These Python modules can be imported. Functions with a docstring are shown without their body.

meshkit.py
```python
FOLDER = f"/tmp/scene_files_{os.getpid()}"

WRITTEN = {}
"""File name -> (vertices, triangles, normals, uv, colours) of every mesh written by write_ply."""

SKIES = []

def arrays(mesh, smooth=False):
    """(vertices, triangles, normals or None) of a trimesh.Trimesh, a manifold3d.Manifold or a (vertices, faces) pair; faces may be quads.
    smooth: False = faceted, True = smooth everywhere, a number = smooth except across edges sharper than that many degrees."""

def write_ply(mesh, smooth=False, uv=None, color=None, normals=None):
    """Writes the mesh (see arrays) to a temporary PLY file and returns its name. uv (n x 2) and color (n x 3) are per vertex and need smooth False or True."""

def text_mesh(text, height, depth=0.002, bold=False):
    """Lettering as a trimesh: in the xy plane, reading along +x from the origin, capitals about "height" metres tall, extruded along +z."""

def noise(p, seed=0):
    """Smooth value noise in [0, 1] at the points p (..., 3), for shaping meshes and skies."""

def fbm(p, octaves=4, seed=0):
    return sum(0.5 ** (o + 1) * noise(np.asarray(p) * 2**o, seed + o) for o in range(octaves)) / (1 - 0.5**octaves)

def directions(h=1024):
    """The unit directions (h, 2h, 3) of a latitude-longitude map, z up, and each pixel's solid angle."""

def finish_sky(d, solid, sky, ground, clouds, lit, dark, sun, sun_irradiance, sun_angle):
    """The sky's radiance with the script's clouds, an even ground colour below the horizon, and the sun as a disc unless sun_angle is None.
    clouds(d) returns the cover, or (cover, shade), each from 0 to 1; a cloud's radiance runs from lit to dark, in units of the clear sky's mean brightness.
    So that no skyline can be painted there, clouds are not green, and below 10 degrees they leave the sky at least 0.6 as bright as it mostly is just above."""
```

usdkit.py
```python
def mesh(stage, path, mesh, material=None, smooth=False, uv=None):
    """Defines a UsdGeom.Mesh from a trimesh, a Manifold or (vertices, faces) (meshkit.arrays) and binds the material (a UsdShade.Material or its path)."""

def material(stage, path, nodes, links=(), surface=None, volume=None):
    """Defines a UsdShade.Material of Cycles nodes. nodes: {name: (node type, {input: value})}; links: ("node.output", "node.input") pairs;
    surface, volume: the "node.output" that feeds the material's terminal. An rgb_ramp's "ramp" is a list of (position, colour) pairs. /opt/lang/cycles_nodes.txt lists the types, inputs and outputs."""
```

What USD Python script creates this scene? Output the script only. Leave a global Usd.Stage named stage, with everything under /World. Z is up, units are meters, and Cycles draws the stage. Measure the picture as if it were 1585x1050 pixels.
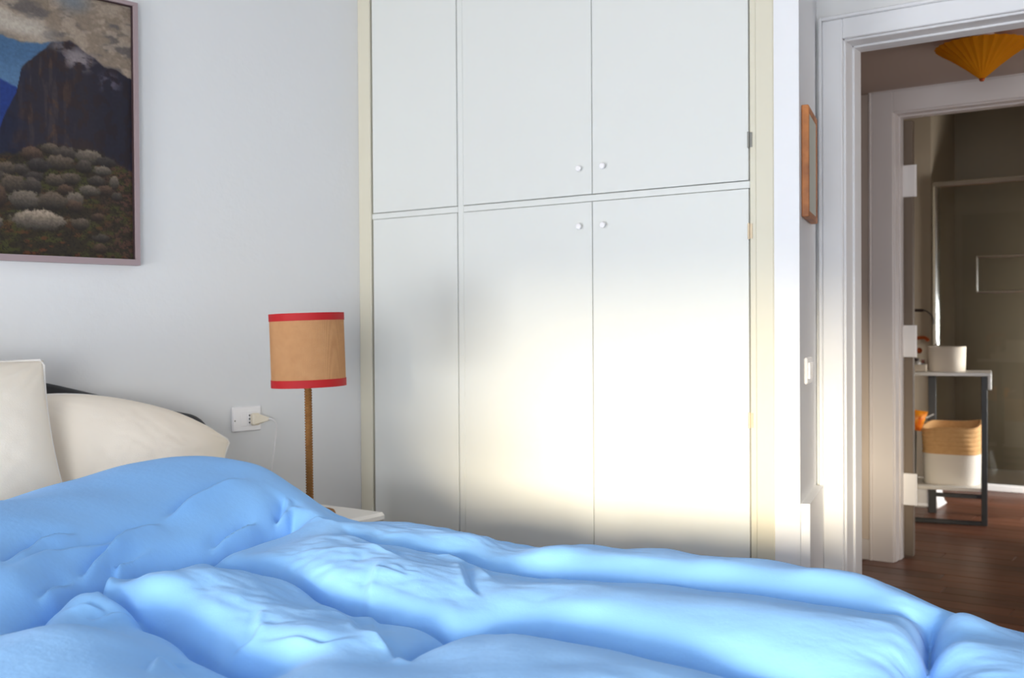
import math
import numpy as np, trimesh, usdkit, meshkit
from scipy import ndimage
from scipy.interpolate import RBFInterpolator
from pxr import Usd, UsdGeom, UsdLux, Gf, Sdf, Vt

stage = Usd.Stage.CreateInMemory()
UsdGeom.SetStageUpAxis(stage, UsdGeom.Tokens.z)
UsdGeom.SetStageMetersPerUnit(stage, 1.0)
UsdGeom.Xform.Define(stage, '/World')

# ------------------------------------------------------------------ camera
YAW, PITCH, ROLL, FPX, EYE = 0.60516, 0.01153, 0.00621, 1634.55, 1.145
cam = UsdGeom.Camera.Define(stage, '/World/camera')
_f = np.array([-math.sin(YAW) * math.cos(PITCH), math.cos(YAW) * math.cos(PITCH), -math.sin(PITCH)])
_r0 = np.array([math.cos(YAW), math.sin(YAW), 0.0])
_u0 = np.cross(_r0, _f)
_r = math.cos(ROLL) * _r0 - math.sin(ROLL) * _u0
_u = math.sin(ROLL) * _r0 + math.cos(ROLL) * _u0
cam.AddTransformOp().Set(Gf.Matrix4d(*_r, 0, *_u, 0, *(-_f), 0, 0, 0, EYE, 1))
cam.CreateHorizontalApertureAttr(23.6)
cam.CreateVerticalApertureAttr(23.6 * 1050 / 1585)
cam.CreateFocalLengthAttr(23.6 * FPX / 1585)
cam.CreateFStopAttr(3.2)
cam.CreateFocusDistanceAttr(2.3)
cam.CreateClippingRangeAttr((0.05, 200.0))
cam.CreateExposureAttr(0.75)

# ------------------------------------------------------------------ sky, sun, daylight through the windows, added fill lights
sky = UsdLux.DomeLight.Define(stage, '/World/sky')
sky.CreateColorAttr(Gf.Vec3f(0.72, 0.84, 1.0))
sky.CreateIntensityAttr(0.8)

def look_at(x, eye, target):
    m = Gf.Matrix4d().SetLookAt(Gf.Vec3d(*eye), Gf.Vec3d(*target), Gf.Vec3d(0, 0, 1)).GetInverse()
    x.AddTransformOp().Set(m)

sun = UsdLux.DistantLight.Define(stage, '/World/sun')
sun.CreateAngleAttr(9.0)
sun.CreateColorAttr(Gf.Vec3f(1.0, 0.86, 0.62))
sun.CreateIntensityAttr(44.0)
look_at(sun, (0.35, -1.0, 0.13), (0, 0, 0))

def rect_light(name, eye, target, w, h, intensity, color):
    l = UsdLux.RectLight.Define(stage, '/World/' + name)
    l.CreateWidthAttr(w); l.CreateHeightAttr(h)
    l.CreateIntensityAttr(intensity); l.CreateColorAttr(Gf.Vec3f(*color))
    look_at(l, eye, target)
    return l

# daylight of the bedroom window (in the wall behind the camera) and of the bathroom window, plus added fills
rect_light('window_daylight', (0.23, -1.72, 1.09), (0.1, 0, 1.0), 1.72, 1.16, 8.0, (1.0, 0.985, 0.97))
rect_light('balcony_daylight', (-2.40, -1.72, 0.57), (-2.2, 0, 0.75), 1.75, 0.90, 9.5, (1.0, 0.985, 0.97))  # added fill through an unseen second opening, brightens bed and left wall
rect_light('bathroom_daylight', (0.27, 6.95, 0.85), (-1.3, 8.1, 0.45), 0.8, 0.9, 17.0, (1.0, 0.97, 0.90))
rect_light('hall_daylight', (1.15, 4.45, 1.3), (-1.0, 4.45, 1.1), 1.0, 1.8, 1.7, (1.0, 0.95, 0.91))  # added fill with no known source, brightens the hall

# ------------------------------------------------------------------ helpers
def srgb(*c):
    c = np.asarray(c, float) / 255
    return tuple(np.where(c <= 0.04045, c / 12.92, ((c + 0.055) / 1.055) ** 2.4))

M = {}
def mat(name, color, rough=0.5, bump=None, metallic=0.0, var=None, spec=0.5, sheen=0.0, coat=0.0):
    """principled look; bump = (noise scale, strength, distance); var = (noise scale, second colour, amount)"""
    n = {'p': ('principled_bsdf', {'base_color': color, 'roughness': rough, 'metallic': metallic,
                                   'specular_ior_level': spec, 'sheen_weight': sheen, 'coat_weight': coat}),
         't': ('texture_coordinate', {})}
    l = []
    if var:
        n['vn'] = ('noise_texture', {'scale': var[0], 'detail': 4.0, 'roughness': 0.6})
        n['vm'] = ('map_range', {'from_min': 0.35, 'from_max': 0.65, 'to_min': 0.0, 'to_max': var[2], 'clamp': True})
        n['vx'] = ('mix_color', {'a': color, 'b': var[1]})
        l += [('t.object', 'vn.vector'), ('vn.fac', 'vm.value'), ('vm.result', 'vx.fac'), ('vx.result', 'p.base_color')]
    if bump:
        n['bn'] = ('noise_texture', {'scale': bump[0], 'detail': 5.0, 'roughness': 0.6})
        n['bb'] = ('bump', {'strength': bump[1], 'distance': bump[2]})
        l += [('t.object', 'bn.vector'), ('bn.fac', 'bb.height'), ('bb.normal', 'p.normal')]
    M[name] = usdkit.material(stage, '/World/Looks/' + name, n, l, surface='p.BSDF')
    return M[name]

_used = {}
def numbered(parent, name):
    k = (parent, name); i = _used.get(k, -1) + 1; _used[k] = i
    return name if i == 0 else '%s_%03d' % (name, i)

def tag(p, label=None, cat=None, group=None, kind=None):
    for k, v in (('label', label), ('category', cat), ('group', group), ('kind', kind)):
        if v: p.SetCustomDataByKey(k, v)
    return p

def thing(name, label, cat, loc=(0, 0, 0), rotz=0.0, group=None, kind=None):
    x = UsdGeom.Xform.Define(stage, '/World/' + numbered('/World', name))
    if any(loc): x.AddTranslateOp().Set(Gf.Vec3d(*map(float, loc)))
    if rotz: x.AddRotateZOp().Set(float(math.degrees(rotz)))
    return tag(x.GetPrim(), label, cat, group, kind)

def obj(name, mesh, m, parent=None, smooth=30, label=None, cat=None, kind=None, uv=None):
    base = str(parent.GetPath()) if parent is not None else '/World'
    o = usdkit.mesh(stage, base + '/' + numbered(base, name), mesh, M[m], smooth=smooth, uv=uv)
    return tag(o.GetPrim(), label, cat, None, kind)

def struct(name, mesh, m, parent=None, label=None, cat=None):
    return obj(name, mesh, m, parent, label=label, cat=cat, kind=None if parent is not None else 'structure')

def box(lo, hi, b=0.0):
    lo, hi = np.minimum(lo, hi).astype(float), np.maximum(lo, hi).astype(float)
    b = min(b, 0.49 * (hi - lo).min())
    if b <= 0:
        m = trimesh.creation.box(hi - lo); m.apply_translation((lo + hi) / 2); return m
    pts = []
    for sx in (0, 1):
        for sy in (0, 1):
            for sz in (0, 1):
                c = np.where([sx, sy, sz], hi, lo); s = np.where([sx, sy, sz], -1, 1) * b
                for k in range(3):
                    q = c + s; q[k] = c[k]; pts.append(q)
    return trimesh.convex.convex_hull(np.array(pts))

def hull(pts): return trimesh.convex.convex_hull(np.asarray(pts, float))
def cat(*ms): return trimesh.util.concatenate([m for q in ms for m in (q if isinstance(q, (list, tuple)) else [q])])
def prism(poly, z0, z1):
    """vertical prism over a plan polygon"""
    from shapely.geometry import Polygon
    m = trimesh.creation.extrude_polygon(Polygon(poly), z1 - z0, engine='earcut'); m.apply_translation((0, 0, z0)); return m
def lathe(profile, n=48):
    return trimesh.creation.revolve(np.asarray(profile, float), sections=n)
def cyl(p, q, r, n=24):
    return trimesh.creation.cylinder(radius=r, segment=np.array([p, q], float), sections=n)
def moved(m, t=(0, 0, 0), rotz=0.0, R=None):
    m = m.copy()
    if R is not None: m.apply_transform(R)
    if rotz: m.apply_transform(trimesh.transformations.rotation_matrix(rotz, (0, 0, 1)))
    m.apply_translation(t); return m
def tube(points, r, sides=10):
    p = np.asarray(points, float); t = np.gradient(p, axis=0); t /= np.linalg.norm(t, axis=1, keepdims=True)
    up = np.array([0.3, 0.5, 0.81]); a = np.cross(t, up); a /= np.linalg.norm(a, axis=1, keepdims=True); b = np.cross(t, a)
    g = np.arange(sides) * 2 * np.pi / sides; rr = np.broadcast_to(r, (len(p),))[:, None, None]
    v = p[:, None] + rr * (np.cos(g)[None, :, None] * a[:, None] + np.sin(g)[None, :, None] * b[:, None])
    n = len(p); f = []
    for i in range(n - 1):
        for j in range(sides):
            k = (j + 1) % sides; f += [[i*sides+j, i*sides+k, (i+1)*sides+k], [i*sides+j, (i+1)*sides+k, (i+1)*sides+j]]
    v = np.vstack([v.reshape(-1, 3), p[:1], p[-1:]]); e = len(v)
    for j in range(sides):
        k = (j + 1) % sides; f += [[e-2, k, j], [e-1, (n-1)*sides+j, (n-1)*sides+k]]
    return trimesh.Trimesh(v, np.array(f), process=False)
def spline(pts, n=40):
    from scipy.interpolate import CubicSpline
    pts = np.asarray(pts, float); d = np.r_[0, np.cumsum(np.linalg.norm(np.diff(pts, axis=0), axis=1))]
    return CubicSpline(d, pts)(np.linspace(0, d[-1], n))
def grid_faces(nu, nv):
    i, j = np.meshgrid(np.arange(nu - 1), np.arange(nv - 1), indexing='ij')
    a, b, c, d = i*nv+j, (i+1)*nv+j, (i+1)*nv+j+1, i*nv+j+1
    return np.vstack([np.stack([a, b, c], -1).reshape(-1, 3), np.stack([a, c, d], -1).reshape(-1, 3)])

# ------------------------------------------------------------------ materials
mat('wall_paint', srgb(223, 224, 224), 0.75, bump=(38, 0.25, 0.004))
mat('pier_paint', srgb(226, 227, 229), 0.7, bump=(38, 0.2, 0.004))
mat('hall_paint', srgb(205, 192, 182), 0.8, bump=(30, 0.2, 0.004))
mat('ceiling_paint', srgb(205, 205, 205), 0.8)
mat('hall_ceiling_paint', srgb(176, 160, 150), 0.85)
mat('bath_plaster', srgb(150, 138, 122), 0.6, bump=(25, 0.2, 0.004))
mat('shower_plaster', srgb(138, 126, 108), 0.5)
mat('door_paint', srgb(217, 219, 215), 0.4, bump=(14, 0.06, 0.004))
mat('stile_paint', srgb(212, 207, 188), 0.45, bump=(20, 0.1, 0.003))
mat('trim_paint', srgb(226, 227, 229), 0.35, bump=(16, 0.08, 0.003))
mat('hall_trim_paint', srgb(216, 210, 209), 0.4)
mat('bath_door_shade', srgb(118, 104, 90), 0.5)  # the unlit look of the leaf edge is put into this brown
mat('carcass', srgb(128, 123, 114), 0.8)
mat('brass', srgb(206, 188, 160), 0.45, metallic=0.3)
mat('steel', srgb(150, 150, 146), 0.35, metallic=1.0)
mat('chrome', srgb(225, 226, 222), 0.12, metallic=1.0)
mat('headboard_black', srgb(34, 34, 38), 0.35)
mat('mattress_white', srgb(235, 233, 228), 0.9, bump=(120, 0.3, 0.002))
mat('pillow_cotton', srgb(250, 240, 224), 0.9, bump=(240, 0.25, 0.0015), sheen=0.1, spec=0.2)
mat('piping_cotton', srgb(246, 242, 236), 0.9)
mat('duvet_cotton', srgb(136, 194, 255), 0.75, bump=(55, 0.2, 0.005), sheen=0.08, spec=0.25)
mat('white_plastic', srgb(240, 238, 238), 0.3)
mat('cream_plastic', srgb(236, 226, 204), 0.35)
mat('dark_hole', srgb(30, 28, 26), 0.8)
mat('pink_grey_frame', srgb(158, 140, 142), 0.5, bump=(60, 0.15, 0.002))
mat('slip_dark', srgb(52, 34, 36), 0.6)
mat('red_ribbon', srgb(172, 4, 14), 0.7, bump=(200, 0.3, 0.001))
mat('table_white', srgb(232, 228, 222), 0.3)
mat('wood_frame', srgb(206, 130, 66), 0.5, var=(9, srgb(120, 66, 34), 0.7))
mat('print_paper', srgb(196, 198, 186), 0.6)
mat('black_metal', srgb(32, 32, 36), 0.45)
mat('basket_white', srgb(232, 224, 214), 0.9, bump=(90, 0.5, 0.004))
mat('box_white', srgb(226, 214, 198), 0.85, bump=(90, 0.4, 0.003))
mat('bag_grey', srgb(140, 146, 148), 0.7)
mat('pack_yellow', srgb(236, 160, 24), 0.4, var=(14, srgb(206, 60, 16), 0.9))
mat('copper', srgb(190, 96, 52), 0.3, metallic=0.9)
mat('amber_glass', srgb(120, 56, 24), 0.15)
mat('clear_plastic', srgb(190, 186, 182), 0.2)
mat('umber', srgb(60, 44, 38), 0.5)

def wood(name, c1, c2, rough):
    n = {'t': ('texture_coordinate', {}), 'o': ('object_info', {}), 'm': ('mapping', {'scale': (1.1, 14.0, 6.0)}),
         'n': ('noise_texture', {'scale': 3.0, 'detail': 6.0, 'roughness': 0.65, 'distortion': 0.6}),
         'r': ('rgb_ramp', {'ramp': [(0.3, c1), (0.7, c2)]}),
         'v': ('map_range', {'from_min': 0, 'from_max': 1, 'to_min': 0.72, 'to_max': 1.25}),
         'h': ('hsv', {}), 'p': ('principled_bsdf', {'roughness': rough, 'coat_weight': 0.15, 'coat_roughness': 0.3})}
    M[name] = usdkit.material(stage, '/World/Looks/' + name, n, [('t.object', 'm.vector'), ('m.vector', 'n.vector'), ('n.fac', 'r.fac'),
        ('r.color', 'h.color'), ('o.random', 'v.value'), ('v.result', 'h.value'), ('h.color', 'p.base_color')], surface='p.BSDF')
wood('plank_wood', srgb(84, 48, 34), srgb(122, 76, 54), 0.42)

def woven(name, c1, c2, scale, translucent=0.0, dirs=('x', 'z')):
    """fabric of crossed threads"""
    n = {'t': ('texture_coordinate', {}),
         'w1': ('wave_texture', {'wave_type': 'bands', 'bands_direction': dirs[0], 'scale': scale, 'distortion': 1.5, 'detail': 2.0, 'detail_scale': 3.0}),
         'w2': ('wave_texture', {'wave_type': 'bands', 'bands_direction': dirs[1], 'scale': scale, 'distortion': 1.5, 'detail': 2.0, 'detail_scale': 3.0}),
         'n': ('noise_texture', {'scale': 40.0, 'detail': 4.0}),
         'a': ('mix_float', {'fac': 0.5}), 'a2': ('mix_float', {'fac': 0.5}), 'c': ('mix_color', {'a': c1, 'b': c2}), 'b': ('bump', {'strength': 0.5, 'distance': 0.002}),
         'p': ('principled_bsdf', {'roughness': 0.9, 'specular_ior_level': 0.2}), 'tr': ('translucent_bsdf', {'color': c1}), 'x': ('mix_closure', {'fac': translucent})}
    M[name] = usdkit.material(stage, '/World/Looks/' + name, n, [('t.object', 'w1.vector'), ('t.object', 'w2.vector'), ('t.object', 'n.vector'),
        ('w1.fac', 'a.a'), ('w2.fac', 'a.b'), ('a.result', 'a2.a'), ('n.fac', 'a2.b'), ('a2.result', 'c.fac'), ('c.result', 'p.base_color'), ('a.result', 'b.height'), ('b.normal', 'p.normal'),
        ('p.BSDF', 'x.closure1'), ('tr.BSDF', 'x.closure2')], surface='x.closure')
woven('burlap', srgb(222, 172, 124), srgb(178, 126, 82), 150, 0.15)
woven('jute', srgb(170, 122, 70), srgb(110, 72, 38), 90, 0.0)
woven('basket_straw', srgb(236, 194, 140), srgb(190, 138, 88), 30, 0.0, dirs=('z', 'z'))
woven('yellow_pleat', srgb(240, 172, 30), srgb(216, 142, 14), 60, 0.55)
n_ = {'a': ('attribute', {'attribute': 'paint'}), 'p': ('principled_bsdf', {'roughness': 0.45, 'specular_ior_level': 0.35}),
      't': ('texture_coordinate', {}), 'n': ('noise_texture', {'scale': 160.0, 'detail': 3.0}), 'b': ('bump', {'strength': 0.3, 'distance': 0.002})}
M['oil_paint'] = usdkit.material(stage, '/World/Looks/oil_paint', n_, [('a.color', 'p.base_color'), ('t.object', 'n.vector'), ('n.fac', 'b.height'), ('b.normal', 'p.normal')], surface='p.BSDF')
M['glass_pane'] = usdkit.material(stage, '/World/Looks/glass_pane', {'f': ('fresnel', {'IOR': 1.45}), 't': ('transparent_bsdf', {'color': (0.96, 0.96, 0.94)}),
      'g': ('glossy_bsdf', {'color': (0.95, 0.97, 0.93), 'roughness': 0.03}), 'x': ('mix_closure', {})},
      [('f.fac', 'x.fac'), ('t.BSDF', 'x.closure1'), ('g.BSDF', 'x.closure2')], surface='x.closure')

# ------------------------------------------------------------------ the setting: room, hall, bathroom
AL = 0.16523                                   # the left wall runs 9.5 degrees off square
LD = np.array([math.sin(AL), math.cos(AL)])    # along the left wall, deeper
LN = np.array([math.cos(AL), -math.sin(AL)])   # out of the left wall, into the room
COR = np.array([-2.7896, 3.0082])              # corner of left wall and wardrobe
YC, YD, YH = 3.0082, 3.4936, 5.2074            # wardrobe front, wall with the bedroom door, far wall of the hall
def lw(y, off=0.0):
    """plan point on the left wall at depth y, off metres into the room"""
    return COR + LD * ((y - COR[1]) / LD[1]) + LN * off
CEIL = 2.75
a, b = lw(-1.62), lw(3.65)
struct('wall_left', prism([a, b, b - LN * 0.15, a - LN * 0.15], 0, CEIL), 'wall_paint')
fl = thing('floor', 'dark brown wooden plank floor running on through the doorway', 'floor', kind='structure')
obj('subfloor', box((-3.9, -1.75, -0.08), (1.85, 8.95, -0.012)), 'umber', fl)
rng = np.random.default_rng(5)
PW, y = 0.118, 1.9
while y < 7.72:
    x = -3.3 + rng.uniform(-1.0, 0)
    while x < 0.55:
        L = rng.uniform(1.1, 1.9)
        y0, y1 = y, y + PW - 0.0025
        if x + L > -3.3:
            obj('plank', box((max(x, -3.6), y0, -0.014), (x + L - 0.003, y1, rng.uniform(-0.0006, 0.0004)), 0.0015), 'plank_wood', fl, smooth=False)
        x += L
    y += PW
obj('plank_area', cat([box((-3.6, yy, -0.014), (1.7, yy + PW - 0.0025, 0), 0.0015) for yy in np.arange(1.9 - PW * 30, 1.9 - 0.01, PW)]), 'plank_wood', fl, smooth=False, kind='stuff')
struct('ceiling', box((-3.9, -1.75, CEIL), (1.85, YD + 0.15, CEIL + 0.1)), 'ceiling_paint')
struct('wall_right', box((1.7, -1.62, 0), (1.85, YD + 0.15, CEIL)), 'wall_paint')
# near wall with two openings
W1, W2 = (-0.64, 1.10, 0.50, 1.68), (-3.30, -1.50, 0.10, 1.02)  # second opening is added, sized for the light it lets onto the bed
xs = [-3.9, W2[0], W2[1], W1[0], W1[1], 1.85]
struct('wall_near', cat(box((xs[0], -1.75, 0), (xs[1], -1.62, CEIL)), box((xs[2], -1.75, 0), (xs[3], -1.62, CEIL)), box((xs[4], -1.75, 0), (xs[5], -1.62, CEIL)),
       box((W2[0], -1.75, 0), (W2[1], -1.62, W2[2])), box((W2[0], -1.75, W2[3]), (W2[1], -1.62, CEIL)),
       box((W1[0], -1.75, 0), (W1[1], -1.62, W1[2])), box((W1[0], -1.75, W1[3]), (W1[1], -1.62, CEIL))), 'wall_paint')
for i, w in enumerate((W1, W2)):
    t = thing('window_%d' % (i + 1), 'white window frame in the wall behind the camera', 'window', kind='structure')
    f_ = []
    for xx in (w[0], w[1] - 0.05): f_.append(box((xx, -1.72, w[2]), (xx + 0.05, -1.66, w[3]), 0.006))
    for zz in (w[2], w[3] - 0.05): f_.append(box((w[0], -1.72, zz), (w[1], -1.66, zz + 0.05), 0.006))
    obj('window_frame', cat(f_), 'trim_paint', t)
# wall with the bedroom door, and the pier between wardrobe and door
JX0, JX1, HEAD1 = -1.081, -0.27, 2.0835
struct('wall_far', cat(box((-3.2, YD, 0), (JX0 - 0.005, YD + 0.15, CEIL)), box((JX1 + 0.005, YD, 0), (1.85, YD + 0.15, CEIL)), box((JX0 - 0.005, YD, HEAD1 + 0.005), (JX1 + 0.005, YD + 0.15, CEIL))), 'wall_paint')
struct('wall_pier', prism([(-1.1376, YC), (-1.0614, YC), (-1.1727, YD), (-1.26, YD), (-1.1376, YC + 0.05)], 0, CEIL), 'pier_paint')

def casing(name, label, x0, x1, head, yf, depth, w, m, flip=True):
    """stepped door lining: flat casing on the wall, then two stops receding in the reveal; x0 < x1 the clear opening"""
    t = thing(name, label, 'door frame', kind='structure')
    obj('casing', box((x0 - w, yf - 0.02, 0), (x0, yf, head + w), 0.003), m, t)
    obj('casing', box((x1, yf - 0.02, 0), (x1 + w, yf, head + w), 0.003), m, t)
    obj('casing_head', box((x0, yf - 0.02, head), (x1, yf, head + w), 0.003), m, t)
    obj('casing_bead', cat(box((x0 - w - 0.012, yf - 0.028, 0), (x0 - w, yf, head + w + 0.012), 0.003), box((x1 + w, yf - 0.028, 0), (x1 + w + 0.012, yf, head + w + 0.012), 0.003),
        box((x0 - w, yf - 0.028, head + w), (x1 + w, yf, head + w + 0.012), 0.003)), m, t)
    for nm, s0, s1, o in (('jamb', 0.0, depth * 0.5, 0.0), ('door_stop', depth * 0.5, depth, 0.006)):
        obj(nm, box((x0 - 0.006, yf + s0, 0), (x0 + o + 0.006, yf + s1, head), 0.0025), m, t)
        obj(nm, box((x1 - o - 0.006, yf + s0, 0), (x1 + 0.006, yf + s1, head), 0.0025), m, t)
        obj(nm + '_head', box((x0, yf + s0, head - o - 0.006), (x1, yf + s1, head + 0.006), 0.0025), m, t)
    return t
d1 = casing('door_1', 'white stepped frame of the open doorway to the hall', JX0, JX1, HEAD1, YD, 0.15, 0.066, 'trim_paint')
# hall
HC = 2.262
struct('wall_hall_left', box((-2.6, YD + 0.15, 0), (-2.45, YH, HC)), 'hall_paint')
struct('wall_hall_right', box((1.2, YD + 0.15, 0), (1.35, YH, HC)), 'hall_paint')
struct('ceiling_hall', box((-2.6, YD + 0.15, HC), (1.35, YH + 0.13, HC + 0.1)), 'hall_ceiling_paint')
KX0, KX1, HEAD2 = -1.3735, -0.55, 2.158
struct('wall_hall_far', cat(box((-2.6, YH, 0), (KX0 - 0.005, YH + 0.13, 2.95)), box((KX1 + 0.005, YH, 0), (1.35, YH + 0.13, 2.95)), box((KX0 - 0.005, YH, HEAD2 + 0.005), (KX1 + 0.005, YH + 0.13, 2.95))), 'hall_paint')
struct('baseboard_hall', box((-2.45, YH - 0.014, 0), (KX0 - 0.11, YH, 0.1), 0.004), 'hall_trim_paint')
d2 = casing('door_2', 'pale frame of the bathroom doorway across the hall', KX0, KX1, HEAD2, YH, 0.13, 0.1, 'hall_trim_paint')
# bathroom door folded right back against the wall: only its edge and white hinges show
obj('door_leaf', box((-2.1, YH + 0.137, 0.01), (-1.322, YH + 0.177, 2.14), 0.003), 'bath_door_shade', d2)
for z0 in (1.765, 0.985, 0.262):
    h = obj('hinge', cat(box((-1.385, YH + 0.118, z0), (-1.3035, YH + 0.1285, z0 + 0.155), 0.003), cyl((-1.306, YH + 0.128, z0), (-1.306, YH + 0.128, z0 + 0.155), 0.006)), 'white_plastic', d2, label='white painted hinge')
# bathroom shell
struct('wall_bathroom_left', box((-2.4, YH + 0.13, 0), (-2.25, 7.85, 2.95)), 'bath_plaster')
struct('wall_bathroom_right', cat(box((0.2, YH + 0.13, 0), (0.35, 6.5, 2.95)), box((0.2, 7.4, 0), (0.35, 8.75, 2.95)), box((0.2, 6.5, 0), (0.35, 7.4, 0.35)), box((0.2, 6.5, 1.35), (0.35, 7.4, 2.95))), 'bath_plaster')
struct('wall_bathroom_far', box((-2.4, 8.6, 0), (0.35, 8.75, 2.95)), 'shower_plaster')
struct('wall_shower_side', box((-2.4, 7.85, 0), (-1.815, 8.6, 2.95)), 'bath_plaster')
struct('ceiling_bathroom', box((-2.4, YH + 0.13, 2.85), (0.35, 8.75, 2.95)), 'bath_plaster')

# low white boxed panel on the pier beside the door
ND, NN = np.array([-math.sin(0.22557), math.cos(0.22557)]), np.array([math.cos(0.22557), math.sin(0.22557)])
PB = np.array([-1.0614, YC])
def pier(t, off): return PB + ND * t + NN * off
struct('baseboard_pier', prism([pier(0.02, 0.0), pier(0.02, 0.026), pier(0.40, 0.026), pier(0.40, 0.0)], 0.0, 0.62), 'trim_paint')

# ------------------------------------------------------------------ built-in wardrobe
wd = thing('built_in_wardrobe', 'tall white built-in wardrobe with six flat doors and cream stiles', 'wardrobe')
XS = dict(l0=-2.7896, l1=-2.7281, d1a=-2.7200, d1b=-2.3180, m1a=-2.3162, m1b=-2.2905, d2a=-2.2880, d2b=-1.7588, d3a=-1.7562, d3b=-1.2170, s0=-1.2135, s1=-1.1937, r1=-1.1376)
yb = YC + 0.02
obj('carcass', box((-2.74, yb + 0.012, 0.02), (-1.215, YD - 0.01, CEIL - 0.005)), 'carcass', wd)
cw = lw(YC)[0]
obj('stile', box((XS['l0'], YC - 0.004, 0), (XS['l1'], yb + 0.012, CEIL), 0.003), 'stile_paint', wd)
obj('stile', box((XS['m1a'], YC + 0.003, 0.08), (XS['m1b'], yb + 0.012, CEIL), 0.002), 'door_paint', wd)
obj('stile', box((XS['s0'], YC + 0.002, 0), (XS['s1'], yb + 0.012, CEIL), 0.002), 'stile_paint', wd)
obj('stile', box((XS['s1'], YC - 0.004, 0), (XS['r1'], yb + 0.012, CEIL), 0.003), 'stile_paint', wd)
obj('plinth', box((XS['l1'], YC + 0.01, 0), (XS['s0'], yb + 0.012, 0.08), 0.002), 'stile_paint', wd)
Z1, Z2 = 1.5565, 1.5785
obj('rail', box((XS['l1'], YC + 0.003, Z1), (XS['m1a'] - 0.0005, yb + 0.012, Z2), 0.002), 'door_paint', wd)
obj('rail', box((XS['m1b'] + 0.0005, YC + 0.003, Z1), (XS['s0'] - 0.0005, yb + 0.012, Z2), 0.002), 'door_paint', wd)
def knob(x, z, par):
    m = lathe([(0, 0), (0.005, 0), (0.005, 0.005), (0.0095, 0.008), (0.0105, 0.012), (0.008, 0.015), (0, 0.016)], 24)
    m.apply_transform(trimesh.transformations.rotation_matrix(math.pi / 2, (1, 0, 0)))
    obj('knob', moved(m, (x, YC - 0.001, z)), 'white_plastic', par)
for x0, x1, kx in ((XS['d1a'], XS['d1b'], None), (XS['d2a'], XS['d2b'], -1.803), (XS['d3a'], XS['d3b'], -1.7124)):
    lo = obj('door', box((x0, YC, 0.085), (x1, YC + 0.022, Z1 - 0.0018), 0.0015), 'door_paint', wd)
    up = obj('door', box((x0, YC, Z2 + 0.0018), (x1, YC + 0.022, CEIL - 0.004), 0.0015), 'door_paint', wd)
    if kx:
        knob(kx, 1.4752, lo); knob(kx, 1.6665, up)
for z, m in ((1.70, 'steel'), (1.427, 'brass'), (0.86, 'brass')):
    obj('hinge', cat(cyl((-1.2152, YC - 0.003, z - 0.024), (-1.2152, YC - 0.003, z + 0.024), 0.0035, 12), box((-1.217, YC - 0.001, z - 0.022), (-1.205, YC + 0.001, z + 0.022))), m, wd)

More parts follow.
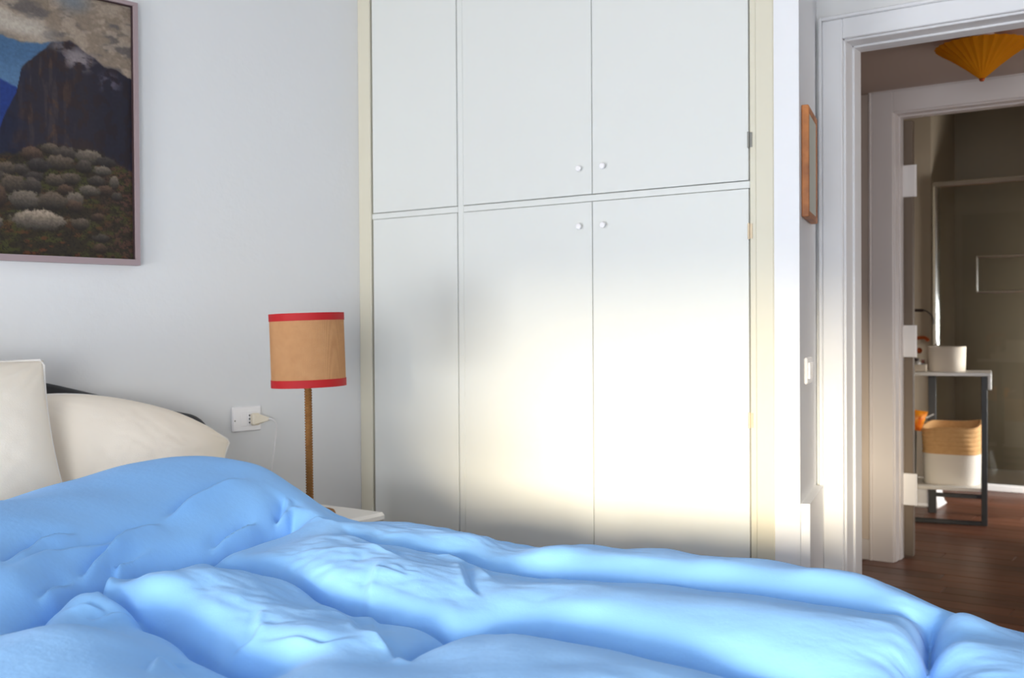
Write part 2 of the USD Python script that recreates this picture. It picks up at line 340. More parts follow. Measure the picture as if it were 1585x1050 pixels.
# ------------------------------------------------------------------ bed
bed = thing('bed', 'double bed with a black arched headboard under the blue duvet', 'bed')
BA = -0.075                                    # the bed stands a touch off square
BD, BN = np.array([math.cos(BA), math.sin(BA)]), np.array([-math.sin(BA), math.cos(BA)])
BO = np.array([-2.79, 2.02])                   # far head corner of the mattress
def bp(l, w): return BO + BD * l - BN * w
def bprism(l0, l1, w0, w1, z0, z1): return hull([(*bp(l, w), z) for l in (l0, l1) for w in (w0, w1) for z in (z0, z1)])
def bround(l0, l1, w0, w1, z0, z1, b):
    m = box((0, 0, 0), (l1 - l0, w1 - w0, z1 - z0), b); v = m.vertices.copy()
    p = BO + (v[:, :1] + l0) * BD - (v[:, 1:2] + w0) * BN
    return hull(np.c_[p, v[:, 2] + z0])
mt = obj('mattress', bround(0.02, 2.02, 0.0, 1.62, 0.30, 0.52, 0.03), 'mattress_white', bed)
obj('bed_base', bround(0.02, 2.02, 0.02, 1.60, 0.18, 0.30, 0.01), 'headboard_black', bed)
for l in (0.1, 1.92):
    for w in (0.1, 1.52):
        obj('leg', bround(l - 0.03, l + 0.03, w - 0.03, w + 0.03, 0.0, 0.18, 0.004), 'headboard_black', bed)
# headboard: an arched board standing along the left wall
def headboard(y0, y1, off, th, grow, inset):
    ys = np.linspace(y0, y1, 61); c = (y0 + y1) / 2; hw = (y1 - y0) / 2
    prof = [(1.7748, 0.9936), (1.8386, 0.9774), (2.1225, 0.8965), (2.256, 0.8652)]
    u = (ys - c) / hw
    top = np.interp(np.abs(ys - c), [0, 0.30, 0.556, 0.62, 0.904, 1.037, 1.2], [1.06, 1.045, 0.9936, 0.9774, 0.8965, 0.866, 0.83])
    e = hw - np.abs(ys - c); r = 0.075
    top = top - np.where(e < r, r - np.sqrt(np.maximum(r * r - (r - e) ** 2, 0)), 0) + grow
    outer = [(yy, 0.25) for yy in ys[::-1]] ; v = []
    for k, o in enumerate((off, off + th)):
        for yy, zz in zip(ys, top): v.append((*lw(yy, o), zz))
        for yy in ys: v.append((*lw(yy, o), 0.12))
    v = np.array(v); n = len(ys); f = []
    for i in range(n - 1):
        A, B, Cc, D = i, i + 1, n + i, n + i + 1
        f += [[A, Cc, B], [B, Cc, D]]; o = 2 * n
        f += [[A + o, B + o, Cc + o], [B + o, D + o, Cc + o]]
        f += [[A, B, A + o], [B, B + o, A + o], [Cc, Cc + o, D], [D, Cc + o, D + o]]
    for i in (0, n - 1): f += [[i, i + 2 * n, i + n], [i + n, i + 2 * n, i + 3 * n]]
    m = trimesh.Trimesh(v, np.array(f)); m.fix_normals(); return m
hb = obj('headboard', headboard(0.10, 2.335, 0.03, 0.05, -0.012, 0), 'headboard_black', bed)
ys = np.linspace(0.10, 2.335, 81); cc = 1.2175; hw = 1.1175
tp = np.interp(np.abs(ys - cc), [0, 0.30, 0.556, 0.62, 0.904, 1.037, 1.2], [1.06, 1.045, 0.9936, 0.9774, 0.8965, 0.866, 0.83])
ee = hw - np.abs(ys - cc); tp = tp - np.where(ee < 0.075, 0.075 - np.sqrt(np.maximum(0.075 ** 2 - (0.075 - ee) ** 2, 0)), 0)
rim = np.array([(*lw(yy, 0.055), zz - 0.012) for yy, zz in zip(ys, tp)])
rim = np.vstack([[(*lw(0.10, 0.055), 0.2)], rim, [(*lw(2.335, 0.055), 0.2)]])
obj('rim', tube(spline(rim, 220), 0.013, 10), 'headboard_black', hb)

# ------------------------------------------------------------------ pillows
def pillow(c, front, thick, seed, nu=70, nv=60, sag=0.05, bow=0.0):
    """c: corner points bottom-left, bottom-right, top-right, top-left of the seam; front: unit direction of the bulge"""
    c = np.asarray(c, float); u, v = np.meshgrid(np.linspace(-1, 1, nu), np.linspace(-1, 1, nv), indexing='ij')
    pin = 1 - sag * (1 - v ** 2); pjn = 1 - sag * (1 - u ** 2)
    U, V = u * pin, v * pjn
    w = [(1 - U) * (1 - V), (1 + U) * (1 - V), (1 + U) * (1 + V), (1 - U) * (1 + V)]
    base = sum(x[..., None] * q for x, q in zip(w, c)) / 4
    base = base + bow * ((1 - np.abs(u) ** 2.2) * (1 + v) / 2)[..., None] * np.array([0, 0, 1.0])
    r = np.clip((1 - np.abs(u) ** 2.6), 0, 1) ** 0.55 * np.clip((1 - np.abs(v) ** 2.6), 0, 1) ** 0.55
    n = meshkit.fbm(np.stack([u * 2.6, v * 2.2, np.full_like(u, seed)], -1), 4, seed) - 0.5
    ang = np.arctan2(np.abs(v) - 1.02, np.abs(u) - 1.02); dist = np.hypot(np.abs(u) - 1.02, np.abs(v) - 1.02)
    fold = np.sin(ang * 22 + 6 * n) * np.exp(-((dist - 0.28) / 0.22) ** 2) * 0.035 + n * 0.16 * r
    top = base + (r * (1 + fold * 1.3) * thick)[..., None] * front
    bot = base - (r * thick * 0.7)[..., None] * front
    V_ = np.vstack([top.reshape(-1, 3), bot.reshape(-1, 3)]); F = grid_faces(nu, nv)
    m = trimesh.Trimesh(V_, np.vstack([F, F[:, ::-1] + nu * nv]), process=False); m.merge_vertices(digits_vertex=6); m.fix_normals()
    edge = np.vstack([base[:, 0], base[-1, 1:], base[::-1, -1][1:], base[0, ::-1][1:]])
    return m, edge
def wp(y, off, z): return np.array([*lw(y, off), z])
F1 = np.array([*LN, 0.35]); F1 /= np.linalg.norm(F1)
def add_pillow(label, corners, thick, seed, F=F1, bow=0.0):
    t = thing('pillow', label, 'pillow')
    m, e = pillow(corners, F, thick, seed, bow=bow)
    c = obj('pillowcase', m, 'pillow_cotton', t, smooth=True)
    obj('seam', tube(e[::3], 0.005, 8), 'piping_cotton', t)
add_pillow('cream pillow slumped against the headboard, its corner at the bed edge', [wp(1.74, 0.34, 0.60), wp(2.22, 0.32, 0.60), wp(2.345, 0.17, 0.775), wp(1.69, 0.15, 0.95)], 0.12, 3, bow=0.065)
add_pillow('upright cream pillow nearest the camera, left of the slumped one', [wp(0.98, 0.42, 0.60), wp(1.73, 0.42, 0.62), wp(1.715, 0.27, 1.06), wp(0.98, 0.27, 1.08)], 0.13, 8)

# ------------------------------------------------------------------ duvet
DUVET_POINTS = [(-2.157,1.214,0.785),(-2.269,1.434,0.790),(-2.332,1.616,0.800),(-2.311,1.735,0.810),(-2.250,1.853,0.805),(-2.123,1.896,0.790),(-1.974,1.847,0.770),(-1.877,1.830,0.740),(-1.829,1.836,0.715),(-1.750,1.816,0.690),(-1.760,1.024,0.722),(-2.012,1.159,0.773),(-2.055,1.283,0.764),(-1.922,1.285,0.723),(-2.060,1.378,0.764),(-1.978,1.484,0.727),(-2.110,1.584,0.776),(-1.987,1.673,0.744),(-2.089,1.760,0.780),(-1.932,1.765,0.728),(-1.891,1.418,0.684),(-1.893,1.575,0.685),(-1.916,1.710,0.699),(-2.166,1.466,0.779),(-1.939,1.595,0.714),(-1.535,0.861,0.685),(-1.643,0.984,0.675),(-1.749,1.136,0.660),(-1.814,1.313,0.655),(-1.826,1.489,0.655),(-1.846,1.609,0.660),(-1.863,1.709,0.665),(-1.889,1.787,0.690),(-1.587,1.158,0.695),(-1.626,1.321,0.690),(-1.469,1.309,0.680),(-1.299,1.256,0.670),(-1.604,1.108,0.675),(-1.428,1.173,0.675),(-1.326,1.167,0.665),(-1.810,1.485,0.655),(-1.566,1.452,0.648),(-1.394,1.414,0.642),(-1.243,1.379,0.637),(-1.160,1.393,0.632),(-1.097,1.406,0.630),(-1.515,1.528,0.685),(-1.327,1.501,0.678),(-1.677,1.568,0.675),(-1.224,1.471,0.662),(-1.599,1.724,0.682),(-1.169,1.594,0.662),(-1.143,1.499,0.650),(-1.409,1.446,0.660),(-1.580,1.745,0.672),(-1.495,1.776,0.662),(-1.415,1.812,0.652),(-1.306,1.805,0.640),(-1.278,1.836,0.632),(-1.733,1.869,0.685),(-1.694,1.917,0.680),(-1.601,1.927,0.680),(-1.513,1.938,0.675),(-1.425,1.932,0.672),(-1.390,1.947,0.660),(-1.328,1.908,0.652),(-1.280,1.914,0.665),(-1.235,1.922,0.670),(-1.106,1.978,0.668),(-0.906,2.030,0.667),(-0.704,2.036,0.667),(-0.610,2.060,0.664),(-0.518,2.031,0.650),(-0.477,2.005,0.635),(-1.180,1.886,0.632),(-1.058,1.890,0.632),(-0.866,1.938,0.632),(-0.681,1.969,0.632),(-0.557,1.961,0.632),(-0.465,1.982,0.622),(-1.084,1.620,0.668),(-0.988,1.646,0.672),(-0.871,1.672,0.672),(-0.705,1.712,0.672),(-0.541,1.722,0.670),(-0.459,1.759,0.655),(-1.026,1.553,0.655),(-0.928,1.545,0.660),(-0.817,1.570,0.660),(-0.654,1.587,0.660),(-0.505,1.604,0.655),(-0.431,1.653,0.645),(-1.037,1.480,0.634),(-0.901,1.500,0.630),(-0.722,1.495,0.626),(-0.569,1.502,0.620),(-1.733,1.145,0.658),(-1.543,1.125,0.650),(-1.390,1.106,0.640),(-1.316,1.078,0.634),(-1.178,1.086,0.630),(-1.467,0.925,0.700),(-1.355,0.815,0.712),(-1.342,0.949,0.690),(-1.338,0.751,0.710),(-1.278,0.717,0.710),(-1.224,0.816,0.700),(-1.177,1.111,0.672),(-1.082,1.151,0.668),(-1.075,1.051,0.672),(-1.107,1.266,0.655),(-0.945,1.208,0.672),(-0.917,1.334,0.672),(-0.801,1.333,0.672),(-0.649,1.343,0.665),(-0.821,1.194,0.688),(-0.674,1.203,0.690),(-0.843,1.078,0.690),(-0.958,1.136,0.670),(-0.464,1.997,0.628),(-0.420,1.798,0.620),(-0.387,1.648,0.615),(-0.416,1.929,0.655),(-0.379,1.900,0.658),(-0.336,1.884,0.652),(-0.289,1.864,0.640),(-0.342,1.712,0.655),(-0.289,1.620,0.650),(-0.366,1.696,0.645)]
DUVET_CREASES = {
    'crease1': (0.058, 0.017, 1, [(-1.545,0.867,0.680),(-1.657,0.992,0.670),(-1.763,1.145,0.655),(-1.832,1.327,0.650),(-1.845,1.505,0.650),(-1.865,1.625,0.655),(-1.882,1.727,0.660),(-1.889,1.787,0.690),(-1.954,1.862,0.700)]),
    'crease2': (0.046, 0.016, 1, [(-1.826,1.489,0.655),(-1.575,1.461,0.645),(-1.400,1.420,0.640),(-1.248,1.385,0.635),(-1.164,1.399,0.630),(-1.097,1.406,0.630),(-1.037,1.480,0.634)]),
    'crease3': (0.046, 0.018, 1, [(-1.743,1.152,0.655),(-1.559,1.137,0.645),(-1.396,1.111,0.638),(-1.322,1.082,0.632),(-1.178,1.086,0.630)]),
    'valley1': (0.036, 0.021, 1, [(-1.734,1.803,0.680),(-1.587,1.752,0.670),(-1.501,1.783,0.660),(-1.421,1.819,0.650),(-1.306,1.805,0.640),(-1.278,1.836,0.632),(-1.185,1.894,0.630),(-1.062,1.898,0.630),(-0.869,1.946,0.630),(-0.683,1.977,0.630),(-0.559,1.968,0.630),(-0.464,1.995,0.625)]),
    'valley2': (0.036, 0.021, 1, [(-1.009,1.125,0.650),(-1.074,1.357,0.635),(-1.037,1.480,0.634),(-0.901,1.500,0.630),(-0.722,1.495,0.626),(-0.569,1.502,0.620),(-0.366,1.502,0.615)]),
    'seam': (0.05, 0.016, 1, [(-0.467,2.008,0.630),(-0.420,1.798,0.620),(-0.387,1.648,0.615),(-0.353,1.498,0.610)]),
}
DUVET_TRIM = [(-2.278,1.290,-0.0131),(-2.308,1.467,-0.0052),(-2.316,1.614,-0.0041),(-2.283,1.723,-0.0037),(-2.221,1.820,-0.0051),(-2.121,1.884,-0.0005),(-2.055,1.913,-0.0199),(-1.972,1.913,-0.0421),(-1.898,1.895,-0.0554),(-1.877,1.938,-0.0955),(-1.848,1.981,-0.0427),(-1.786,2.010,-0.0146),(-1.670,1.997,-0.0173),(-1.641,2.090,-0.0236),(-1.546,2.085,-0.0211),(-1.492,2.077,-0.0355),(-1.393,2.069,-0.0396),(-1.264,1.980,-0.0261),(-1.157,2.056,-0.0331),(-0.950,2.111,-0.0190),(-0.730,2.094,-0.0180),(-0.626,2.098,-0.0074),(-0.531,2.060,-0.0100),(-0.498,2.069,-0.0412),(-0.448,2.052,0.0043),(-0.391,1.934,-0.0133),(-0.353,1.955,-0.0175),(-0.312,1.980,-0.0401)]
DUVET_FOLDS = [(0.0308, 0.034, 0.018, [(-1.798, 1.008), (-1.906, 1.147), (-1.947, 1.265)]),
    (0.0142, 0.034, 0.03, [(-1.761, 0.991), (-1.861, 1.134), (-1.902, 1.282), (-1.960, 1.450)]),
    (0.0292, 0.0272, 0.016, [(-1.964, 1.471), (-2.005, 1.593), (-2.030, 1.698), (-2.047, 1.799)]),
    (0.0173, 0.0204, 0.014, [(-1.902, 1.311), (-1.943, 1.399), (-1.960, 1.471)]),
    (0.0367, 0.0204, 0.016, [(-1.794, 1.151), (-1.844, 1.231), (-1.881, 1.290), (-1.927, 1.362)]),
    (0.0367, 0.0204, 0.016, [(-1.645, 1.088), (-1.840, 1.277), (-1.864, 1.341), (-1.889, 1.412)]),
    (0.0321, 0.0238, 0.016, [(-1.690, 1.008), (-1.753, 1.088), (-1.811, 1.168)]),
    (0.0344, 0.0204, 0.018, [(-1.864, 1.509), (-1.885, 1.589), (-1.914, 1.719)]),
    (0.0389, 0.0136, 0.016, [(-1.898, 1.740), (-1.918, 1.787), (-1.960, 1.845)]),
    (0.0302, 0.0136, 0.014, [(-1.902, 1.761), (-1.914, 1.795), (-1.935, 1.845)]),
    (0.0106, 0.0136, 0.012, [(-1.848, 1.795), (-1.844, 1.837), (-1.753, 1.820)]),
    (0.011, 0.017, 0.014, [(-1.587, 1.681), (-1.471, 1.644), (-1.368, 1.602)]),
    (0.0132, 0.0204, 0.016, [(-1.434, 1.661), (-1.372, 1.754), (-1.268, 1.719), (-1.156, 1.618)]),
    (0.0132, 0.017, 0.014, [(-1.339, 1.737), (-1.181, 1.559), (-1.111, 1.517)]),
    (0.011, 0.0204, 0.02, [(-1.401, 1.555), (-1.322, 1.437), (-1.231, 1.324)]),
    (0.00924, 0.0204, 0.014, [(-1.310, 1.235), (-1.277, 1.311), (-1.223, 1.298), (-1.115, 1.193)]),
    (0.011, 0.0136, 0.012, [(-1.351, 1.206), (-1.318, 1.168), (-1.281, 1.134)]),
    (0.011, 0.017, 0.014, [(-1.314, 1.105), (-1.281, 1.125), (-1.297, 1.173)]),
    (0.00693, 0.0204, 0.016, [(-1.306, 1.122), (-1.215, 1.125), (-1.123, 1.125), (-1.103, 1.197)]),
    (0.0165, 0.0204, 0.018, [(-1.148, 1.219), (-1.090, 1.218), (-0.966, 1.147)]),
    (0.0088, 0.0136, 0.012, [(-1.301, 1.421), (-1.202, 1.328), (-1.103, 1.227)]),
    (0.0088, 0.0204, 0.02, [(-1.633, 1.025), (-1.629, 1.063), (-1.583, 1.084)]),
    (0.011, 0.0204, 0.02, [(-1.575, 1.037), (-1.579, 1.084), (-1.562, 1.122)]),
    (0.0132, 0.0204, 0.014, [(-1.202, 0.874), (-1.272, 0.941), (-1.277, 0.966), (-1.214, 0.962)]),
    (0.00396, 0.0136, 0.012, [(-1.363, 1.551), (-1.309, 1.530), (-1.272, 1.542)]),
    (0.00396, 0.0136, 0.012, [(-1.384, 1.521), (-1.334, 1.513), (-1.272, 1.509)])]

def duvet():
    nx, ny = 380, 293
    x0, x1, y0, y1 = -2.44, 0.04, 0.36, 2.30
    X, Y = np.meshgrid(np.linspace(x0, x1, nx), np.linspace(y0, y1, ny), indexing='ij')
    P = np.array(DUVET_POINTS)
    extra = [(-2.45, 0.9, .70), (-2.48, 1.3, .70), (-2.48, 1.65, .70), (-2.42, 1.95, .68), (-2.3, 2.02, .67), (-2.05, 0.75, .76), (-2.0, .4, .74), (-2.4, .4, .70), (-1.5, .78, .70), (-1.5, .4, .69), (-1.0, .9, .685),
             (-1.0, .4, .68), (-.5, 1.0, .67), (-.5, .4, .67), (-.75, 1.22, .685), (-.2, 1.0, .64), (-.2, .4, .63), (0.0, 1.4, .60), (0, .9, .58), (0, .4, .57), (-.1, 1.75, .60), (-.62, 1.2, .675),
             (-1.7, 2.06, .66), (-1.3, 2.10, .645), (-1.0, 2.16, .645), (-.7, 2.17, .64), (-.45, 2.12, .60), (-1.95, 2.0, .69)]
    P = np.vstack([P, extra])
    f = RBFInterpolator(P[:, :2], P[:, 2], kernel='thin_plate_spline', smoothing=3e-4)
    Z = f(np.c_[X.ravel(), Y.ravel()]).reshape(X.shape)
    num, den = np.zeros_like(X), np.full_like(X, 0.35)
    for cx_, cy_, dz in DUVET_TRIM:                             # fine trim of the outline
        w_ = np.exp(-((X - cx_) ** 2 + (Y - cy_) ** 2) / (2 * 0.055 ** 2)); num += w_ * dz; den += w_
    Z = Z + num / den
    Q = np.stack([X, Y, np.zeros_like(X)], -1)
    warp = (meshkit.fbm(Q * 7, 3, 4) - 0.5) * 0.016
    def seg(poly):
        """distance to a polyline and position along it (0..1)"""
        p = np.array(poly)[:, :2]; best = np.full(X.shape, 9.0); at = np.zeros_like(X)
        L = np.r_[0, np.cumsum(np.linalg.norm(np.diff(p, axis=0), axis=1))]
        for i in range(len(p) - 1):
            a, d = p[i], p[i + 1] - p[i]; l2 = d @ d
            t = np.clip(((X - a[0]) * d[0] + (Y - a[1]) * d[1]) / l2, 0, 1)
            ds = np.hypot(X - a[0] - t * d[0], Y - a[1] - t * d[1]); k = ds < best
            best = np.where(k, ds, best); at = np.where(k, (L[i] + t * np.sqrt(l2)) / L[-1], at)
        return best, at
    pin = np.zeros_like(X); tight = np.zeros_like(X)
    for k, (A, w, hold, poly) in DUVET_CREASES.items():
        d, s = seg(poly); d = np.abs(d + warp)
        fade = np.clip(np.minimum(s, 1 - s) * 7 + 0.2, 0, 1)
        Z += -A * fade * np.exp(-d / w) + 0.12 * A * fade * np.exp(-((d - 3.0 * w) / (1.9 * w)) ** 2)
        pin = np.maximum(pin, hold * fade * np.exp(-(d / 0.011) ** 2))
        if k == 'seam': tight = np.maximum(tight, np.exp(-d / 0.07))
    far = 2.13 + 0.05 * np.clip((X + 1.2) / 0.5, 0, 1) - 0.16 * np.clip((-1.75 - X) / 0.3, 0, 1)
    e = np.clip((Y - far) / 0.10, 0, 1); Z -= e ** 2 * 0.10
    over = np.maximum(Y - far - 0.09, 0); Y = Y - over * 0.92; Z = Z - over * 1.3        # the hem hangs down beside the mattress
    e = np.clip((X + 0.09) / 0.12, 0, 1); Z -= e ** 2 * 0.22
    G = np.stack([X, Y, np.maximum(Z, 0.30)], -1)
    # cloth: the cover is a little larger than the filling it lies on, so it buckles into wrinkles
    ex = np.clip((-0.80 - X) / 0.7, 0, 1) * (1 - 0.97 * np.clip((-1.68 - X) / 0.12, 0, 1) * np.clip((1.95 - Y) / 0.15, 0, 1)) * (1 - 0.7 * np.clip((1.12 - Y) / 0.1, 0, 1))                      # crumpled at the head, smooth along the foot channels
    big = meshkit.fbm(Q * 3.3, 2, 31)
    EX = 1 + (0.003 + 0.050 * ex * np.clip((big - 0.36) / 0.25, 0, 1))          # along the bed
    EY = 1 + (0.003 + 0.050 * 0.7 * ex * np.clip((0.66 - big) / 0.25, 0, 1)) + 0.16 * tight   # across it, gathered at the foot seam
    p = G.copy()
    p[..., 2] += (meshkit.fbm(Q * 9, 3, 9) - 0.5) * 0.030 * (0.25 + 0.75 * ex)
    def rest(a, b, ea): return np.linalg.norm(a - b, axis=-1) * ea
    cons = []
    def add(sa, sb, e, stiff):
        cons.append((sa, sb, rest(G[sa], G[sb], e[sa]), stiff))
    S = slice
    for o in (0, 1):
        n = (nx - 1 - o) // 2 * 2; add((S(o, o + n, 2), S(None)), (S(o + 1, o + 1 + n, 2), S(None)), EX, 1.0)
        n = (ny - 1 - o) // 2 * 2; add((S(None), S(o, o + n, 2)), (S(None), S(o + 1, o + 1 + n, 2)), EY, 1.0)
    ED = (EX + EY) / 2
    for o in (0, 1):
        n = (nx - 1 - o) // 2 * 2
        add((S(o, o + n, 2), S(0, -1)), (S(o + 1, o + 1 + n, 2), S(1, None)), ED, 0.35)
        add((S(o, o + n, 2), S(1, None)), (S(o + 1, o + 1 + n, 2), S(0, -1)), ED, 0.35)
    for stp, st in ((3, 0.08),):
        for o in range(stp):
            for h in (0, 1):
                ia = np.arange(o + h * stp, nx - stp, 2 * stp)
                if len(ia): add((ia, S(None)), (ia + stp, S(None)), EX, st)
                ja = np.arange(o + h * stp, ny - stp, 2 * stp)
                if len(ja): add((S(None), ja), (S(None), ja + stp), EY, st)
    N = np.cross(np.gradient(G, axis=0), np.gradient(G, axis=1)); N /= np.linalg.norm(N, axis=-1, keepdims=True)
    pinw = np.clip(pin, 0, 1)[..., None] * 0.8
    soft = 0.005
    for it in range(120):
        for sa, sb, L, st in cons:
            a, b = p[sa], p[sb]; d = b - a; l = np.sqrt((d * d).sum(-1)); c = (0.5 * st * (l - L) / l)[..., None] * d
            p[sa] = a + c; p[sb] = b - c
        off = p - G; h = (off * N).sum(-1, keepdims=True)
        t = off - h * N
        h2 = np.where(h < -0.014, -0.014 + (h + 0.014) * 0.6, np.where(h > 0.014, 0.014 + (h - 0.014) * 0.6, h)) * (1 - soft)
        p = G + N * h2 + t * 0.97
        p = p + (G - p) * pinw
        p[0] = G[0]; p[-1] = G[-1]; p[:, 0] = G[:, 0]; p[:, -1] = G[:, -1]
    soft = np.clip((-1.66 - X) / 0.12, 0, 1) * np.clip((2.0 - Y) / 0.2, 0, 1)        # the big mound by the pillows is smooth
    soft = np.clip(np.maximum(soft, np.clip((1.16 - Y) / 0.1, 0, 1)) * (1 - np.clip(pin * 1.5, 0, 1)), 0, 0.9)[1:-1, 1:-1, None]
    for it in range(8):
        p[1:-1, 1:-1] += soft * ((p[:-2, 1:-1] + p[2:, 1:-1] + p[1:-1, :-2] + p[1:-1, 2:]) / 4 - p[1:-1, 1:-1])
    for it in range(2):
        p[1:-1, 1:-1] += 0.6 * ((p[:-2, 1:-1] + p[2:, 1:-1] + p[1:-1, :-2] + p[1:-1, 2:]) / 4 - p[1:-1, 1:-1])
    # finer mesh for the sharp lines
    nx, ny = 600, 462
    p = np.stack([ndimage.zoom(p[..., k], (nx / p.shape[0], ny / p.shape[1]), order=3, mode='nearest', grid_mode=False) for k in range(3)], -1)
    X, Y = p[..., 0], p[..., 1]
    warp = (meshkit.fbm(np.stack([X, Y, X * 0], -1) * 7, 3, 4) - 0.5) * 0.016
    # tucked folds: a ridge on the near side of the line, a sharp valley behind it
    for A, wn, wf, poly in DUVET_FOLDS:
        q_ = np.array(poly)[:, :2]; best = np.full(X.shape, 9.0); sd = np.zeros_like(X); at = np.zeros_like(X)
        L = np.r_[0, np.cumsum(np.linalg.norm(np.diff(q_, axis=0), axis=1))]
        for i in range(len(q_) - 1):
            a, d = q_[i], q_[i + 1] - q_[i]; l2 = d @ d; n = np.array([-d[1], d[0]]) / np.sqrt(l2); n = n if n @ a > 0 else -n
            t = np.clip(((p[..., 0] - a[0]) * d[0] + (p[..., 1] - a[1]) * d[1]) / l2, 0, 1)
            ex, ey = p[..., 0] - a[0] - t * d[0], p[..., 1] - a[1] - t * d[1]; ds = np.hypot(ex, ey); k = ds < best
            best = np.where(k, ds, best); sd = np.where(k, np.where(ex * n[0] + ey * n[1] > 0, ds, -ds), sd); at = np.where(k, (L[i] + t * np.sqrt(l2)) / L[-1], at)
        sd = sd + warp * 0.25
        fade = np.clip(np.minimum(at, 1 - at) * 3.2, 0, 1); fade = fade * fade * (3 - 2 * fade)
        m = np.clip((sd + 0.007) / 0.015, 0, 1); m = m * m * (3 - 2 * m)
        p[..., 2] += A * fade * ((1 - m) * np.exp(np.minimum(sd, 0) / wn) - m * 0.8 * np.exp(-np.maximum(sd, 0) / wf))
    for it in range(2):
        p[1:-1, 1:-1] += 0.5 * ((p[:-2, 1:-1] + p[2:, 1:-1] + p[1:-1, :-2] + p[1:-1, 2:]) / 4 - p[1:-1, 1:-1])
    X, Y = p[..., 0], p[..., 1]
    for k, (A, w, hold, poly) in DUVET_CREASES.items():
        d, s = seg(poly); d = np.abs(d + warp); fade = np.clip(np.minimum(s, 1 - s) * 7, 0, 1)
        p[..., 2] -= (0.55 if k == 'seam' else 0.46) * A * fade * np.exp(-d / 0.008)
    # closed puffy body: an underside below the top, coming together at the hem
    i, j = np.meshgrid(np.arange(nx), np.arange(ny), indexing='ij')
    edge = np.minimum(np.minimum(i, nx - 1 - i), np.minimum(j, ny - 1 - j)) / 9.0
    q = p.copy(); q[..., 2] = np.minimum(p[..., 2] - 0.012, np.maximum(p[..., 2] - 0.012 - 0.06 * np.clip(edge, 0, 1), 0.526))
    V = np.vstack([p.reshape(-1, 3), q.reshape(-1, 3)]); F = grid_faces(nx, ny); n = nx * ny
    loop = np.r_[np.arange(0, ny), np.arange(1, nx) * ny + ny - 1, (nx - 1) * ny + np.arange(ny - 2, -1, -1), np.arange(nx - 2, 0, -1) * ny]
    a, b = loop, np.roll(loop, -1)
    side = np.vstack([np.stack([a, a + n, b], -1), np.stack([b, a + n, b + n], -1)])
    return trimesh.Trimesh(V, np.vstack([F, F[:, ::-1] + n, side]), process=False)
obj('duvet', duvet(), 'duvet_cotton', smooth=True, label='rumpled light blue duvet with quilted channels spread over the bed', cat='duvet')

